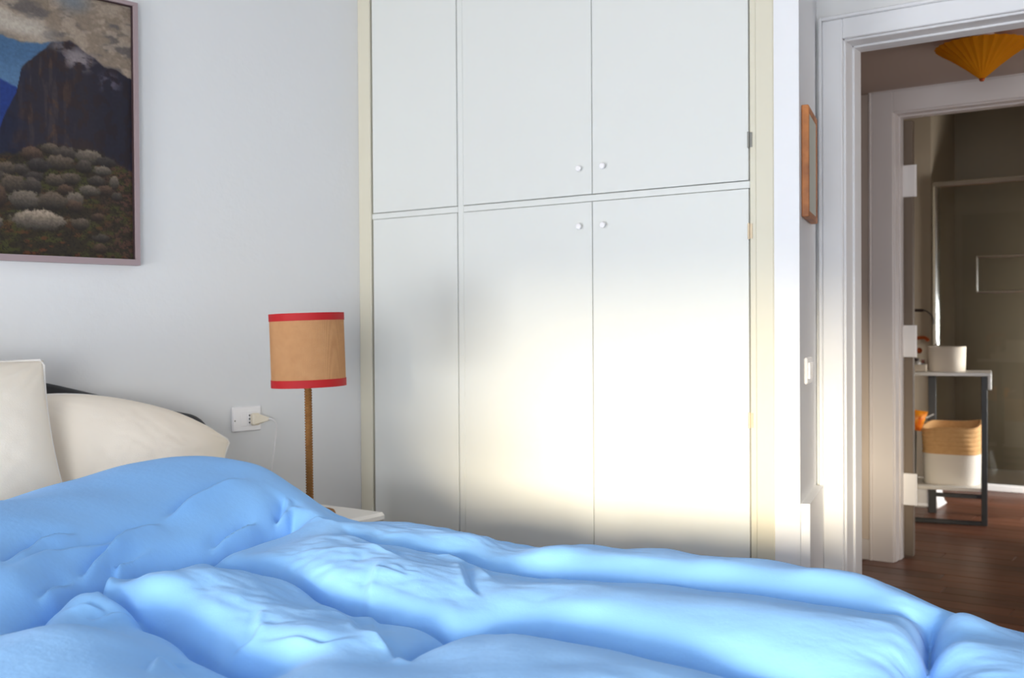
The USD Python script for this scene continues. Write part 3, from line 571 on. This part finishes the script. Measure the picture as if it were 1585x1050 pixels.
# ------------------------------------------------------------------ painting on the left wall
def painting():
    t = thing('framed_painting', 'oil painting of a dark mountain and sheep in a slim grey-pink frame', 'painting')
    yr, Wd, z0, z1 = 2.117, 1.16, 1.349, 2.189       # right edge, width along wall, bottom, top
    def q(w, off, z): return np.array([*(lw(yr, off) - LD * w), z])  # w metres leftwards from the right edge
    fb, th = 0.019, 0.03
    def bar(w0, w1, za, zb, o0, o1): return hull([q(w, o, z) for w in (w0, w1) for z in (za, zb) for o in (o0, o1)])
    fr = obj('frame', bar(0, Wd, z0, z0 + fb, 0.002, th), 'pink_grey_frame', t)
    for b_ in (bar(0, Wd, z1 - fb * .6, z1, 0.002, th), bar(0, fb * .75, z0 + fb, z1 - fb * .6, 0.002, th), bar(Wd - fb * .75, Wd, z0 + fb, z1 - fb * .6, 0.002, th)):
        obj('frame', b_, 'pink_grey_frame', t)
    obj('slip', cat(bar(fb * .75, fb * .75 + 0.004, z0 + fb, z1 - fb * .6, 0.002, 0.022), bar(fb, Wd - fb, z1 - fb * .6 - 0.004, z1 - fb * .6, 0.002, 0.022)), 'slip_dark', t)
    H = z1 - z0 - fb * 1.6
    nu, nv = 420, 300
    u, v = np.meshgrid(np.linspace(0, 1, nu), np.linspace(0, 1, nv), indexing='ij')   # u from the right, v from the bottom
    w = fb * .7 + u * (Wd - fb * 1.4); z = z0 + fb * .9 + v * (z1 - z0 - fb * 1.5)
    # picture coordinates: a to the right (0..209 is the part in view), b downwards (0..400)
    a_ = 209 - (w - fb * .7) / 0.437 * 209; b_ = (1 - v) * 400
    def N(sx, sy, seed, o=4): return meshkit.fbm(np.stack([a_ / sx, b_ / sy, np.zeros_like(a_)], -1), o, seed)
    def ss(x, lo, hi): x = np.clip((x - lo) / (hi - lo), 0, 1); return x * x * (3 - 2 * x)
    def mixc(c, d, k): return c * (1 - k[..., None]) + np.array(d, float) * k[..., None]
    img = np.zeros(u.shape + (3,)); n1 = N(45, 18, 1); n2 = N(22, 12, 2); n3 = N(6, 6, 3); n4 = N(2.2, 2.2, 4, 3)
    img[:] = (140, 124, 108); img = mixc(img, (104, 96, 92), ss(n1, .45, .62)); img = mixc(img, (176, 160, 142), ss(n2, .5, .68) * .7)
    img = mixc(img, (118, 128, 138), ss(40 - np.hypot(a_ - 118, (b_ - 12) * 1.5), 0, 40) * .8)
    img = mixc(img, (196, 186, 172), ss(26 - np.abs(b_ - 62 - 0.12 * (a_ - 30) + 12 * (n2 - .5)), 0, 26) * ss(110 - a_, 0, 60) * .9)
    # far blue range, nearer deep blue ridge
    def below(xs, ys, wob, seed): return ss(b_ - np.interp(a_, xs, ys) + wob * (N(12, 12, seed) - .5), -1.5, 2.5)
    far_m = below([-400, -250, -120, 0, 20, 45, 80, 106, 118], [60, 95, 50, 77, 82, 88, 80, 74, 420], 8, 5); img = mixc(img, (70, 104, 140), far_m)
    img = mixc(img, (96, 132, 168), far_m * ss(b_, 100, 150) * .6)
    img = mixc(img, (28, 54, 122), below([-400, -200, -80, -20, 0, 16, 36, 60], [150, 120, 160, 132, 138, 146, 154, 190], 5, 6))
    # the dark mountain
    top = ([-400, -60, -8, 12, 22, 36, 43, 62, 86, 104, 112, 132, 150, 164, 184, 202, 215], [430, 330, 262, 222, 190, 162, 126, 104, 80, 74, 72, 82, 92, 101, 106, 114, 116])
    mt_ = below(*top, 7, 7)
    rock = np.zeros_like(img); rock[:] = (46, 34, 36); rock = mixc(rock, (74, 54, 46), ss(N(7, 40, 8), .48, .68) * ss(150 - a_, 0, 70)); rock = mixc(rock, (26, 26, 46), ss(60 - a_ + 30 * (n2 - .5), 0, 40)); rock = mixc(rock, (28, 20, 30), ss(a_, 130, 180) * .8)
    rock = mixc(rock, (30, 40, 66), ss(.58 - N(9, 14, 9), 0, .1) * .35)
    img = img * (1 - mt_[..., None]) + rock * mt_[..., None]
    mist = ss(1 - np.hypot((a_ - 124 - .1 * (b_ - 90)) / 40, (b_ - 98) / 26), 0, .8) * ss(N(14, 9, 10), .36, .62); img = mixc(img, (142, 132, 134), mist * .95)
    mist = ss(1 - np.hypot((a_ - 172) / 26, (b_ - 126) / 24), 0, .8) * ss(N(10, 10, 12), .4, .62); img = mixc(img, (104, 96, 112), mist * .75)
    mist = ss(1 - np.hypot((a_ - 102) / 30, (b_ - 84) / 12), 0, .8) * ss(N(12, 6, 15), .4, .6); img = mixc(img, (120, 116, 120), mist * .7)
    # meadow
    md = ss(b_ - np.interp(a_, [-400, -20, 40, 80, 150, 209], [285, 262, 248, 232, 234, 262]) + 10 * (n3 - .5), -3, 5)
    gr = np.zeros_like(img); gr[:] = (48, 40, 26); gr = mixc(gr, (64, 62, 28), ss(N(18, 8, 13), .45, .65)); gr = mixc(gr, (96, 54, 30), ss(N(12, 6, 14), .55, .72) * (.4 + .6 * ss(b_, 330, 400))); gr = mixc(gr, (88, 56, 48), ss(a_, 130, 200) * ss(N(7, 5, 16), .45, .6) * .8); gr = mixc(gr, (24, 20, 18), ss(n4, .52, .7) * .6)
    img = img * (1 - md[..., None]) + gr * md[..., None]
    r2 = np.random.default_rng(4)
    sheep = [(57, 250, 15, 10), (82, 238, 14, 7), (104, 243, 18, 9), (140, 245, 20, 10), (166, 250, 14, 8), (66, 265, 16, 9), (96, 258, 20, 10), (132, 260, 12, 9), (160, 264, 13, 7), (18, 274, 18, 9), (42, 274, 10, 8), (4, 286, 12, 9), (88, 285, 14, 8), (60, 283, 14, 7), (30, 296, 16, 13), (56, 296, 13, 11), (112, 280, 14, 8), (150, 280, 14, 7), (178, 280, 7, 10), (8, 316, 12, 15), (44, 318, 20, 13), (84, 317, 20, 12), (118, 312, 13, 11), (106, 298, 12, 7), (140, 296, 14, 8), (164, 294, 13, 7), (182, 302, 8, 6), (66, 346, 36, 14), (4, 354, 12, 9), (118, 322, 11, 8), (126, 348, 14, 8), (152, 336, 10, 6), (158, 368, 12, 6), (156, 384, 10, 7)]
    for i in range(60): sheep.append((r2.uniform(-330, -12), r2.uniform(262, 372), r2.uniform(12, 22), r2.uniform(8, 13)))
    sheep.sort(key=lambda q_: q_[1])
    for i, (sx, sy, rx, ry) in enumerate(sheep):
        dd = np.hypot((a_ - sx) / rx / 1.15, (b_ - sy) / ry / 1.15) + .6 * (n3 - .5) + .35 * (n4 - .5)
        k = ss(1.05 - dd, 0, .25); dk = ss(1.0 - np.hypot((a_ - sx) / rx, (b_ - sy - ry * .5) / ry), 0, .5); img = mixc(img, (34, 26, 22), dk * .7)
        wool = np.array([(132, 114, 96), (110, 96, 86), (158, 142, 124), (120, 92, 74), (90, 80, 76)][i % 5], float) * (1.0 if 60 < sx < 72 and sy > 340 else .74)
        lit = np.clip(.62 + .38 * (sy + ry * .3 - b_) / ry, .3, 1.1)
        img = img * (1 - k[..., None]) + (wool * lit[..., None] * (.8 + .45 * n4[..., None])) * k[..., None]
    img = img * (.9 + .2 * N(3, 3, 18, 3)[..., None])
    Vx = np.stack([lw(yr, .016)[0] - LD[0] * w, lw(yr, .016)[1] - LD[1] * w, z], -1).reshape(-1, 3)
    m = trimesh.Trimesh(Vx, grid_faces(nu, nv), process=False)
    c = obj('canvas', m, 'oil_paint', t, smooth=False)
    col = np.clip(img.reshape(-1, 3) * 0.88, 0, 255) / 255; col = np.where(col <= .04045, col / 12.92, ((col + .055) / 1.055) ** 2.4)
    UsdGeom.PrimvarsAPI(c).CreatePrimvar('paint', Sdf.ValueTypeNames.Color3fArray, 'vertex').Set(Vt.Vec3fArray.FromNumpy(col.astype(np.float32)))
    obj('backing', bar(fb, Wd - fb, z0 + fb, z1 - fb, 0.002, 0.012), 'slip_dark', t)
painting()

# ------------------------------------------------------------------ socket, plug, cord on the left wall
so = thing('power_socket', 'white wall socket plate above the bedside table', 'socket')
def wall_box(y0, y1, z0, z1, o0, o1, b=0.0):
    m = box((y0, o0, z0), (y1, o1, z1), b); v = m.vertices
    p = COR + LD * ((v[:, :1] - COR[1]) / LD[1]) + LN * v[:, 1:2]
    m = trimesh.Trimesh(np.c_[p, v[:, 2]], m.faces); m.fix_normals(); return m
pl = obj('plate', wall_box(2.452, 2.566, 0.785, 0.872, 0.001, 0.011, 0.004), 'white_plastic', so)
obj('module', wall_box(2.484, 2.510, 0.803, 0.853, 0.009, 0.0125, 0.0015), 'white_plastic', so)
obj('module', wall_box(2.5105, 2.545, 0.803, 0.853, 0.009, 0.0125, 0.0015), 'white_plastic', so)
for z in (0.8405, 0.828, 0.8155):
    q_ = lw(2.5165, 0.0122); obj('pin_hole', cyl((*q_, z), (*(q_ + LN * 0.0012), z), 0.0028, 14), 'dark_hole', so)
q_ = lw(2.461, 0.0105); obj('screw', cyl((*q_, 0.824), (*(q_ + LN * 0.001), 0.824), 0.003, 14), 'steel', so)
# ------------------------------------------------------------------ bedside table and lamp
nt = thing('bedside_table', 'small white bedside table with rounded top under the lamp', 'bedside table')
NX0, NX1, NY0, NY1, NZ = -2.72, -2.195, 2.13, 2.478, 0.57
obj('tabletop', box((NX0, NY0, NZ - 0.03), (NX1, NY1, NZ), 0.009), 'table_white', nt)
obj('cabinet', box((NX0 + 0.02, NY0 + 0.02, 0.16), (NX1 - 0.02, NY1 - 0.01, NZ - 0.03), 0.004), 'table_white', nt)
dr = obj('drawer', box((NX1 - 0.021, NY0 + 0.03, 0.36), (NX1 - 0.004, NY1 - 0.02, NZ - 0.038), 0.004), 'table_white', nt)
obj('knob', moved(trimesh.creation.icosphere(2, 0.013), (NX1 + 0.006, (NY0 + NY1) / 2, 0.45)), 'steel', dr)
for sx in (NX0 + 0.05, NX1 - 0.05):
    for sy in (NY0 + 0.05, NY1 - 0.05):
        obj('leg', cyl((sx, sy, 0), (sx, sy, 0.17), 0.016, 16), 'table_white', nt)
LX, LY = -2.352, 2.305
lp = thing('table_lamp', 'bedside lamp with burlap drum shade edged in red on a rope stem', 'lamp', loc=(LX, LY, NZ))
dl = 3.29 / 3.36
obj('lamp_base', lathe([(0, 0), (0.075, 0), (0.078, 0.006), (0.074, 0.014), (0.02, 0.022), (0.012, 0.03), (0, 0.03)], 48), 'jute', lp)
ST = np.array([-0.004, 0.0, 0.40])
rope = cyl((0, 0, 0.02), ST, 0.0095, 20)
obj('stem', rope, 'jute', lp)
th_ = np.linspace(0, 2 * np.pi * 46, 46 * 14); hz = np.linspace(0.022, 0.40, len(th_))
obj('rope_winding', tube(np.c_[0.0088 * np.cos(th_) - 0.004 * hz / .4, 0.0088 * np.sin(th_), hz], 0.0036, 6), 'jute', lp)
# shade: an open drum, slightly tipped
R0, SH = 0.1125, 0.222
tip = trimesh.transformations.rotation_matrix(-0.028, _f)
def shade_part(z0, z1, r_in, r_out, n=96):
    m = lathe([(r_in, z0), (r_out, z0), (r_out, z1), (r_in, z1), (r_in, z0)], n); return m
zc = 0.508
def tipped(m): 
    m = m.copy(); m.apply_translation((0, 0, -SH / 2)); m.apply_transform(tip); m.apply_translation((-0.004, 0, zc)); return m
obj('lamp_shade', tipped(shade_part(0, SH, R0 - 0.002, R0)), 'burlap', lp)
obj('trim', tipped(shade_part(-0.001, 0.0225, R0 - 0.003, R0 + 0.0016)), 'red_ribbon', lp, label='red ribbon edging')
obj('trim', tipped(shade_part(SH - 0.0215, SH + 0.001, R0 - 0.003, R0 + 0.0016)), 'red_ribbon', lp, label='red ribbon edging')
obj('seam', tipped(box((-R0 * .90 - .0 , -R0 * .455, 0.022), (-R0 * .90 + 0.003, -R0 * .43, SH - 0.022))), 'burlap', lp)
obj('shade_carrier', tipped(cat(cyl((-R0 + .002, 0, 0.03), (R0 - .002, 0, 0.03), 0.0015, 8), cyl((0, -R0 + .002, 0.03), (0, R0 - .002, 0.03), 0.0015, 8), lathe([(0.012, 0.026), (0.018, 0.026), (0.018, 0.034), (0.012, 0.034), (0.012, 0.026)], 20))), 'steel', lp)
obj('bulb', tipped(lathe([(0, 0.02), (0.013, 0.02), (0.014, 0.05), (0.03, 0.085), (0.028, 0.105), (0.014, 0.12), (0, 0.123)], 24)), 'white_plastic', lp)

ep = thing('electric_plug', 'cream plug in the wall socket with a thin white cable hanging down', 'plug')
a0, a1 = lw(2.531, 0.013), lw(2.537, 0.045); a2 = lw(2.556, 0.062)
obj('plug_body', moved(cat(wall_box(2.518, 2.546, 0.806, 0.848, 0.013, 0.036, 0.005), hull([(*lw(2.522, .034), .811), (*lw(2.546, .034), .811), (*lw(2.522, .034), .843), (*lw(2.546, .034), .843), (*lw(2.566, .052), .821), (*lw(2.574, .047), .821), (*lw(2.566, .052), .832), (*lw(2.574, .047), .832)])), (0, 0, 0)), 'cream_plastic', ep)
obj('cable', moved(tube(spline([(*lw(2.567, .049), .8265), (*lw(2.588, .05), .823), (*lw(2.606, .042), .80), (*lw(2.609, .032), .76), (*lw(2.604, .026), .70), (*lw(2.597, .022), .64), (*lw(2.60, .02), .5), (*lw(2.61, .02), .3), (*lw(2.61, .03), .01)], 70), 0.0027, 8), (0, 0, 0)), 'white_plastic', ep)

# ------------------------------------------------------------------ picture and switch on the side of the pier
def pier_box(t0, t1, o0, o1, z0, z1, b=0.0):
    m = box((t0, o0, z0), (t1, o1, z1), b); v = m.vertices
    m = trimesh.Trimesh(np.c_[PB + v[:, :1] * ND + v[:, 1:2] * NN, v[:, 2]], m.faces); m.fix_normals(); return m
pf = thing('picture_frame', 'small orange-brown wooden picture frame on the pier by the door', 'picture frame')
t0, t1, z0, z1, fw_, fd = 0.05, 0.300, 1.465, 1.795, 0.020, 0.022
for m in (pier_box(t0, t0 + fw_, 0.001, fd, z0, z1, .002), pier_box(t1 - fw_, t1, 0.001, fd, z0, z1, .002), pier_box(t0 + fw_, t1 - fw_, 0.001, fd, z0, z0 + fw_, .002), pier_box(t0 + fw_, t1 - fw_, 0.001, fd, z1 - fw_, z1, .002)):
    obj('frame', m, 'wood_frame', pf)
obj('print', pier_box(t0 + fw_, t1 - fw_, 0.002, 0.0195, z0 + fw_, z1 - fw_), 'print_paper', pf)
sw = thing('light_switch', 'white rocker light switch on the pier below the wooden frame', 'light switch')
obj('plate', pier_box(0.105, 0.245, 0.001, 0.010, 0.965, 1.047, 0.004), 'white_plastic', sw)
obj('rocker', pier_box(0.130, 0.172, 0.008, 0.016, 0.981, 1.031, 0.002), 'white_plastic', sw)
obj('rocker', pier_box(0.178, 0.220, 0.008, 0.016, 0.981, 1.031, 0.002), 'white_plastic', sw)

# ------------------------------------------------------------------ hall lamp
hl = thing('ceiling_lamp', 'yellow pleated parasol lampshade hanging under the hall ceiling', 'lamp', loc=(-0.829, 4.4, 2.087))
NP = 28
pl_ = []
for k in range(NP * 2):
    a0 = k * math.pi / NP; ridge = k % 2 == 0
    pl_.append((a0, ridge))
ring = lambda r, z, amp: np.array([[(r + (amp if rg else -amp)) * math.cos(q), (r + (amp if rg else -amp)) * math.sin(q), z] for q, rg in pl_])
levels = [ring(0.010, 0.006, 0), ring(0.06, 0.050, .002), ring(0.112, 0.090, .003), ring(0.156, 0.119, .004), ring(0.168, 0.130, .004)]
def layers(lv, off):
    V_ = np.vstack(lv) + off; n = len(pl_); f = []
    for i in range(len(lv) - 1):
        for j in range(n):
            k = (j + 1) % n; f += [[i*n+j, (i+1)*n+j, (i+1)*n+k], [i*n+j, (i+1)*n+k, i*n+k]]
    return V_, np.array(f)
Va, Fa = layers(levels, np.zeros(3)); Vb, Fb = layers(levels, np.array([0, 0, .002]))
obj('lampshade', trimesh.Trimesh(np.vstack([Va, Vb]), np.vstack([Fa[:, ::-1], Fb + len(Va)]), process=False), 'yellow_pleat', hl, smooth=False)
obj('finial', lathe([(0, -0.006), (0.007, -0.004), (0.011, 0.003), (0.010, 0.010), (0, 0.012)], 20), 'copper', hl)
obj('stem', cyl((0, 0, 0.008), (0, 0, 0.168), 0.006, 12), 'steel', hl)
obj('canopy', lathe([(0, 0.160), (0.045, 0.160), (0.045, 0.174), (0, 0.174)], 24), 'white_plastic', hl)
obj('bulb', moved(trimesh.creation.icosphere(2, 0.028), (0.03, 0, 0.11)), 'white_plastic', hl)

# ------------------------------------------------------------------ bathroom: console table and what stands on it
TA, TP = 0.183, np.array([-1.160, 6.42])
TU, TV = np.array([math.cos(TA), math.sin(TA)]), np.array([-math.sin(TA), math.cos(TA)])
def tab(l, d, z):
    """l metres left of the table's right end, d behind its front"""
    return (*(TP - TU * l + TV * d), z)
ct = thing('console_table', 'white console table on a black metal frame in the bathroom', 'table', loc=(*TP, 0), rotz=TA)
obj('tabletop', box((-0.50, 0, 0.848), (0, 0.38, 0.868), 0.003), 'table_white', ct)
obj('end_lip', box((-0.020, 0, 0.772), (0, 0.38, 0.8485), 0.003), 'table_white', ct)
obj('shelf', box((-0.48, 0.004, 0.192), (-0.046, 0.376, 0.210), 0.003), 'table_white', ct)
for x, y in ((-0.054, 0.001), (-0.054, 0.347), (-0.485, 0.001)):
    obj('leg', box((x, y, 0), (x + 0.032, y + 0.032, 0.848), 0.002), 'black_metal', ct)
obj('leg', box((-0.350, 0.347, 0), (-0.305, 0.377, 0.848), 0.002), 'black_metal', ct)
obj('foot_bar', box((-0.455, 0.002, 0), (-0.052, 0.03, 0.024), 0.002), 'black_metal', ct)
obj('foot_bar', box((-0.308, 0.35, 0.10), (-0.052, 0.375, 0.124), 0.002), 'black_metal', ct)
for x in (-0.052, -0.48):
    obj('side_bar', box((x, 0.03, 0.176), (x + 0.028, 0.349, 0.192), 0.002), 'black_metal', ct)

def soft_tub(name, label, cat_, center, rx, ry, h, split, mats, taper=0.94, slump=0.0):
    t = thing(name, label, cat_, loc=center)
    prof = lambda z: taper + (1 - taper) * min(1, z / h) ** .6
    def wall(z0, z1, n=72, rows=10, coil=0.0):
        th = np.linspace(0, 2 * np.pi, n, endpoint=False); V_ = []
        se = lambda c: np.sign(c) * np.abs(c) ** .62
        zs = np.linspace(z0, z1, rows)
        for side, lst in ((0, zs), (1, zs[::-1])):
            for z in lst:
                k = prof(z) - (0.045 if side else 0); wob = 1 + .012 * np.sin(5 * th + z * 30) * (z / h) + (0 if side else coil * abs(math.sin(z * math.pi / 0.028)))
                zz = z + slump * (np.sin(th + .5) + .35 * np.sin(3 * th)) * max(0, (z / h - .6)) * 2.5
                V_.append(np.c_[rx * k * wob * se(np.cos(th)), ry * k * wob * se(np.sin(th)), zz * np.ones(n) if np.ndim(zz) == 0 else zz])
        V_ = np.vstack(V_); R_ = 2 * rows; f = []
        for i in range(R_):
            for j in range(n):
                k = (j + 1) % n; i2 = (i + 1) % R_
                f += [[i*n+j, i*n+k, i2*n+k], [i*n+j, i2*n+k, i2*n+j]]
        m = trimesh.Trimesh(V_, np.array(f), process=False); m.fix_normals(); return m
    obj('basket_body', wall(0.004, split), mats[0], t, smooth=50)
    if split < h: obj('basket_rim', wall(split + .0005, h, rows=40, coil=0.03), mats[1], t, smooth=50)
    th = np.linspace(0, 2 * np.pi, 48, endpoint=False); se = lambda c: np.sign(c) * np.abs(c) ** .62
    k = taper
    obj('bottom', hull(np.vstack([np.c_[rx * k * .97 * se(np.cos(th)), ry * k * .97 * se(np.sin(th)), np.full(48, z)] for z in (0, .008)])), mats[0], t)
    return t
bk = soft_tub('storage_basket', 'tall woven basket, straw above and white below, on the lower shelf', 'basket', (*tab(0.212, 0.205, 0.2105),), 0.158, 0.125, 0.345, 0.178, ('basket_white', 'basket_straw'), slump=.02)
soft_tub('fabric_bin', 'small rounded white fabric bin on the console table top', 'bin', (*tab(0.238, 0.20, 0.8685),), 0.1, 0.1, 0.145, 0.145, ('box_white', 'box_white'))
ty = thing('toiletry_tray', 'low white tray of toiletries beside the white fabric bin', 'tray', loc=tab(0.405, 0.10, 0.8685), rotz=TA)
obj('tray', cat(box((-0.075, -0.06, 0), (0.06, 0.06, 0.006), .002), box((-0.075, -0.06, 0.0), (0.06, -0.055, 0.042), .002), box((-0.075, 0.055, 0.0), (0.06, 0.06, 0.042), .002), box((-0.075, -0.055, 0.0), (-0.07, 0.055, 0.042), .002), box((0.055, -0.055, 0.0), (0.06, 0.055, 0.042), .002)), 'box_white', ty)
def bottle(label, x, y, r, h, m, cap, capm):
    t = thing('bottle', label, 'bottle', loc=(x, y, 0.8752))
    obj('bottle_body', lathe([(0, 0), (r, 0), (r, h * .8), (r * .5, h), (0, h)], 24), m, t)
    obj('cap', lathe([(0, h), (r * .62, h), (r * .62, h + cap), (0, h + cap)], 20), capm, t)
bottle('tall clear bottle with copper cap at the tray end', *tab(0.445, 0.09, 0)[:2], 0.019, 0.085, 'clear_plastic', 0.03, 'copper')
bottle('squat grey bottle with dark cap in the middle of the tray', *tab(0.398, 0.085, 0)[:2], 0.022, 0.055, 'clear_plastic', 0.016, 'umber')
bottle('small pale bottle with amber cap beside the fabric bin', *tab(0.367, 0.12, 0)[:2], 0.016, 0.042, 'clear_plastic', 0.022, 'amber_glass')
tp_ = thing('copper_tap', 'copper tap with a level spout rising behind the tray', 'tap', loc=tab(0.455, 0.27, 0.8685))
obj('pillar', lathe([(0, 0), (0.026, 0), (0.026, 0.008), (0.012, 0.014), (0.012, 0.19), (0, 0.19)], 24), 'copper', tp_)
obj('spout', tube(spline([(-0.0, 0, 0.185), (0.04, -0.005, 0.19), (0.11, -0.02, 0.188), (0.118, -0.02, 0.176)], 20), 0.011, 12), 'copper', tp_)
obj('tap_handle', moved(trimesh.creation.icosphere(2, 0.018), (0.07, -0.04, 0.12)), 'copper', tp_)
obj('handle_stalk', cyl((0.0, 0, 0.11), (0.07, -0.04, 0.12), 0.005, 10), 'copper', tp_)
ml = thing('mirror_lamp', 'thin dark curved arm standing above the copper tap', 'lamp', loc=tab(0.455, 0.345, 0.8685))
obj('foot', lathe([(0, 0), (0.03, 0), (0.03, 0.006), (0, 0.008)], 24), 'black_metal', ml)
obj('arm', tube(spline([(0, 0, 0.005), (0, 0, 0.2), (0.0, 0, 0.345), (0.04, 0, 0.363), (0.10, 0, 0.355), (0.135, 0, 0.315), (0.138, 0, 0.275)], 50), 0.0042, 8), 'black_metal', ml)
obj('sleeve', cyl((0.02, 0, 0.362), (0.085, 0, 0.360), 0.009, 12), 'umber', ml)
bg = thing('paper_bag', 'grey bag standing beside the woven basket on the lower shelf', 'bag', loc=tab(0.452, 0.20, 0.2105), rotz=TA)
obj('bag_body', hull([(x, y, z) for x, y, z in [(-.02, -.12, 0), (.035, -.12, 0), (-.02, .12, 0), (.035, .12, 0), (-.025, -.11, .3), (.04, -.11, .31), (-.025, .11, .3), (.04, .11, .31)]]), 'bag_grey', bg)
yp = thing('snack_pack', 'yellow and orange crinkled packet on top of the grey bag', 'packet', loc=tab(0.445, 0.13, 0.5225), rotz=TA)
u, v = np.meshgrid(np.linspace(-1, 1, 24), np.linspace(-1, 1, 18), indexing='ij')
th_p = .035 * (1 - u ** 4) * (1 - v ** 2) ** .6
crk = .006 * (meshkit.fbm(np.stack([u * 4, v * 4, u * 0], -1), 3, 5) - .5)
top = np.stack([.085 * u + .02 * v, -th_p - .002 - crk, .062 + .058 * v - .012 * u], -1).reshape(-1, 3); bot = np.stack([.085 * u + .02 * v, th_p * .8 + .002 + crk, .062 + .058 * v - .012 * u], -1).reshape(-1, 3)
F_ = grid_faces(24, 18); pm = trimesh.Trimesh(np.vstack([top, bot]), np.vstack([F_, F_[:, ::-1] + len(top)]), process=False); pm.fix_normals()
obj('packet_body', pm, 'pack_yellow', yp, smooth=True)
obj('clip', moved(box((-.025, -.004, -.004), (.025, .004, .004), .001), (0.115, -0.03, 0.085), R=trimesh.transformations.rotation_matrix(-0.5, (0, 1, 0))), 'white_plastic', yp, label='white clip')
wb = thing('white_bin', 'white flared pedestal bin on the floor under the lower shelf', 'bin', loc=(-1.655, 6.95, 0))
obj('bin_body', hull([(x, y, z) for s, z in ((.105, 0.03), (.082, .16), (.08, .17)) for x in (-s, s) for y in (-s * .9, s * .9)]), 'white_plastic', wb)
obj('foot', box((-.118, -.108, 0), (.118, .108, 0.03), .012), 'white_plastic', wb)

# ------------------------------------------------------------------ shower
sh = thing('shower_enclosure', 'glass shower enclosure with chrome rails behind the console table', 'shower')
SY = 7.80
obj('shower_tray', box((-1.815, SY - 0.03, 0), (0.195, 8.6, 0.05), 0.008), 'white_plastic', sh)
obj('glass_panel', box((-1.775, SY + 0.010, 0.05), (-0.2, SY + 0.016, 2.11)), 'glass_pane', sh)
obj('top_rail', box((-1.795, SY, 2.105), (0.195, SY + 0.03, 2.14), 0.004), 'chrome', sh)
obj('side_profile', cat(cyl((-1.772, SY + 0.012, 1.0), (-1.772, SY + 0.012, 2.11), 0.024, 40)), 'chrome', sh)
tr = obj('towel_rail', cat(cyl((-1.49, SY - 0.05, 1.604), (-0.9, SY - 0.05, 1.604), 0.010, 16), cyl((-1.49, SY - 0.05, 1.363), (-0.9, SY - 0.05, 1.363), 0.010, 16), cyl((-1.49, SY - 0.05, 1.363), (-1.49, SY - 0.05, 1.604), 0.008, 16), cyl((-0.9, SY - 0.05, 1.363), (-0.9, SY - 0.05, 1.604), 0.008, 16),
    cyl((-1.49, SY - 0.05, 1.604), (-1.49, SY + 0.012, 1.604), 0.008, 12), cyl((-0.9, SY - 0.05, 1.604), (-0.9, SY + 0.012, 1.604), 0.008, 12)), 'chrome', sh)
obj('drain', lathe([(0, 0.049), (0.05, 0.049), (0.05, 0.053), (0, 0.053)], 24).apply_translation((-1.0, 8.2, 0)), 'steel', sh)
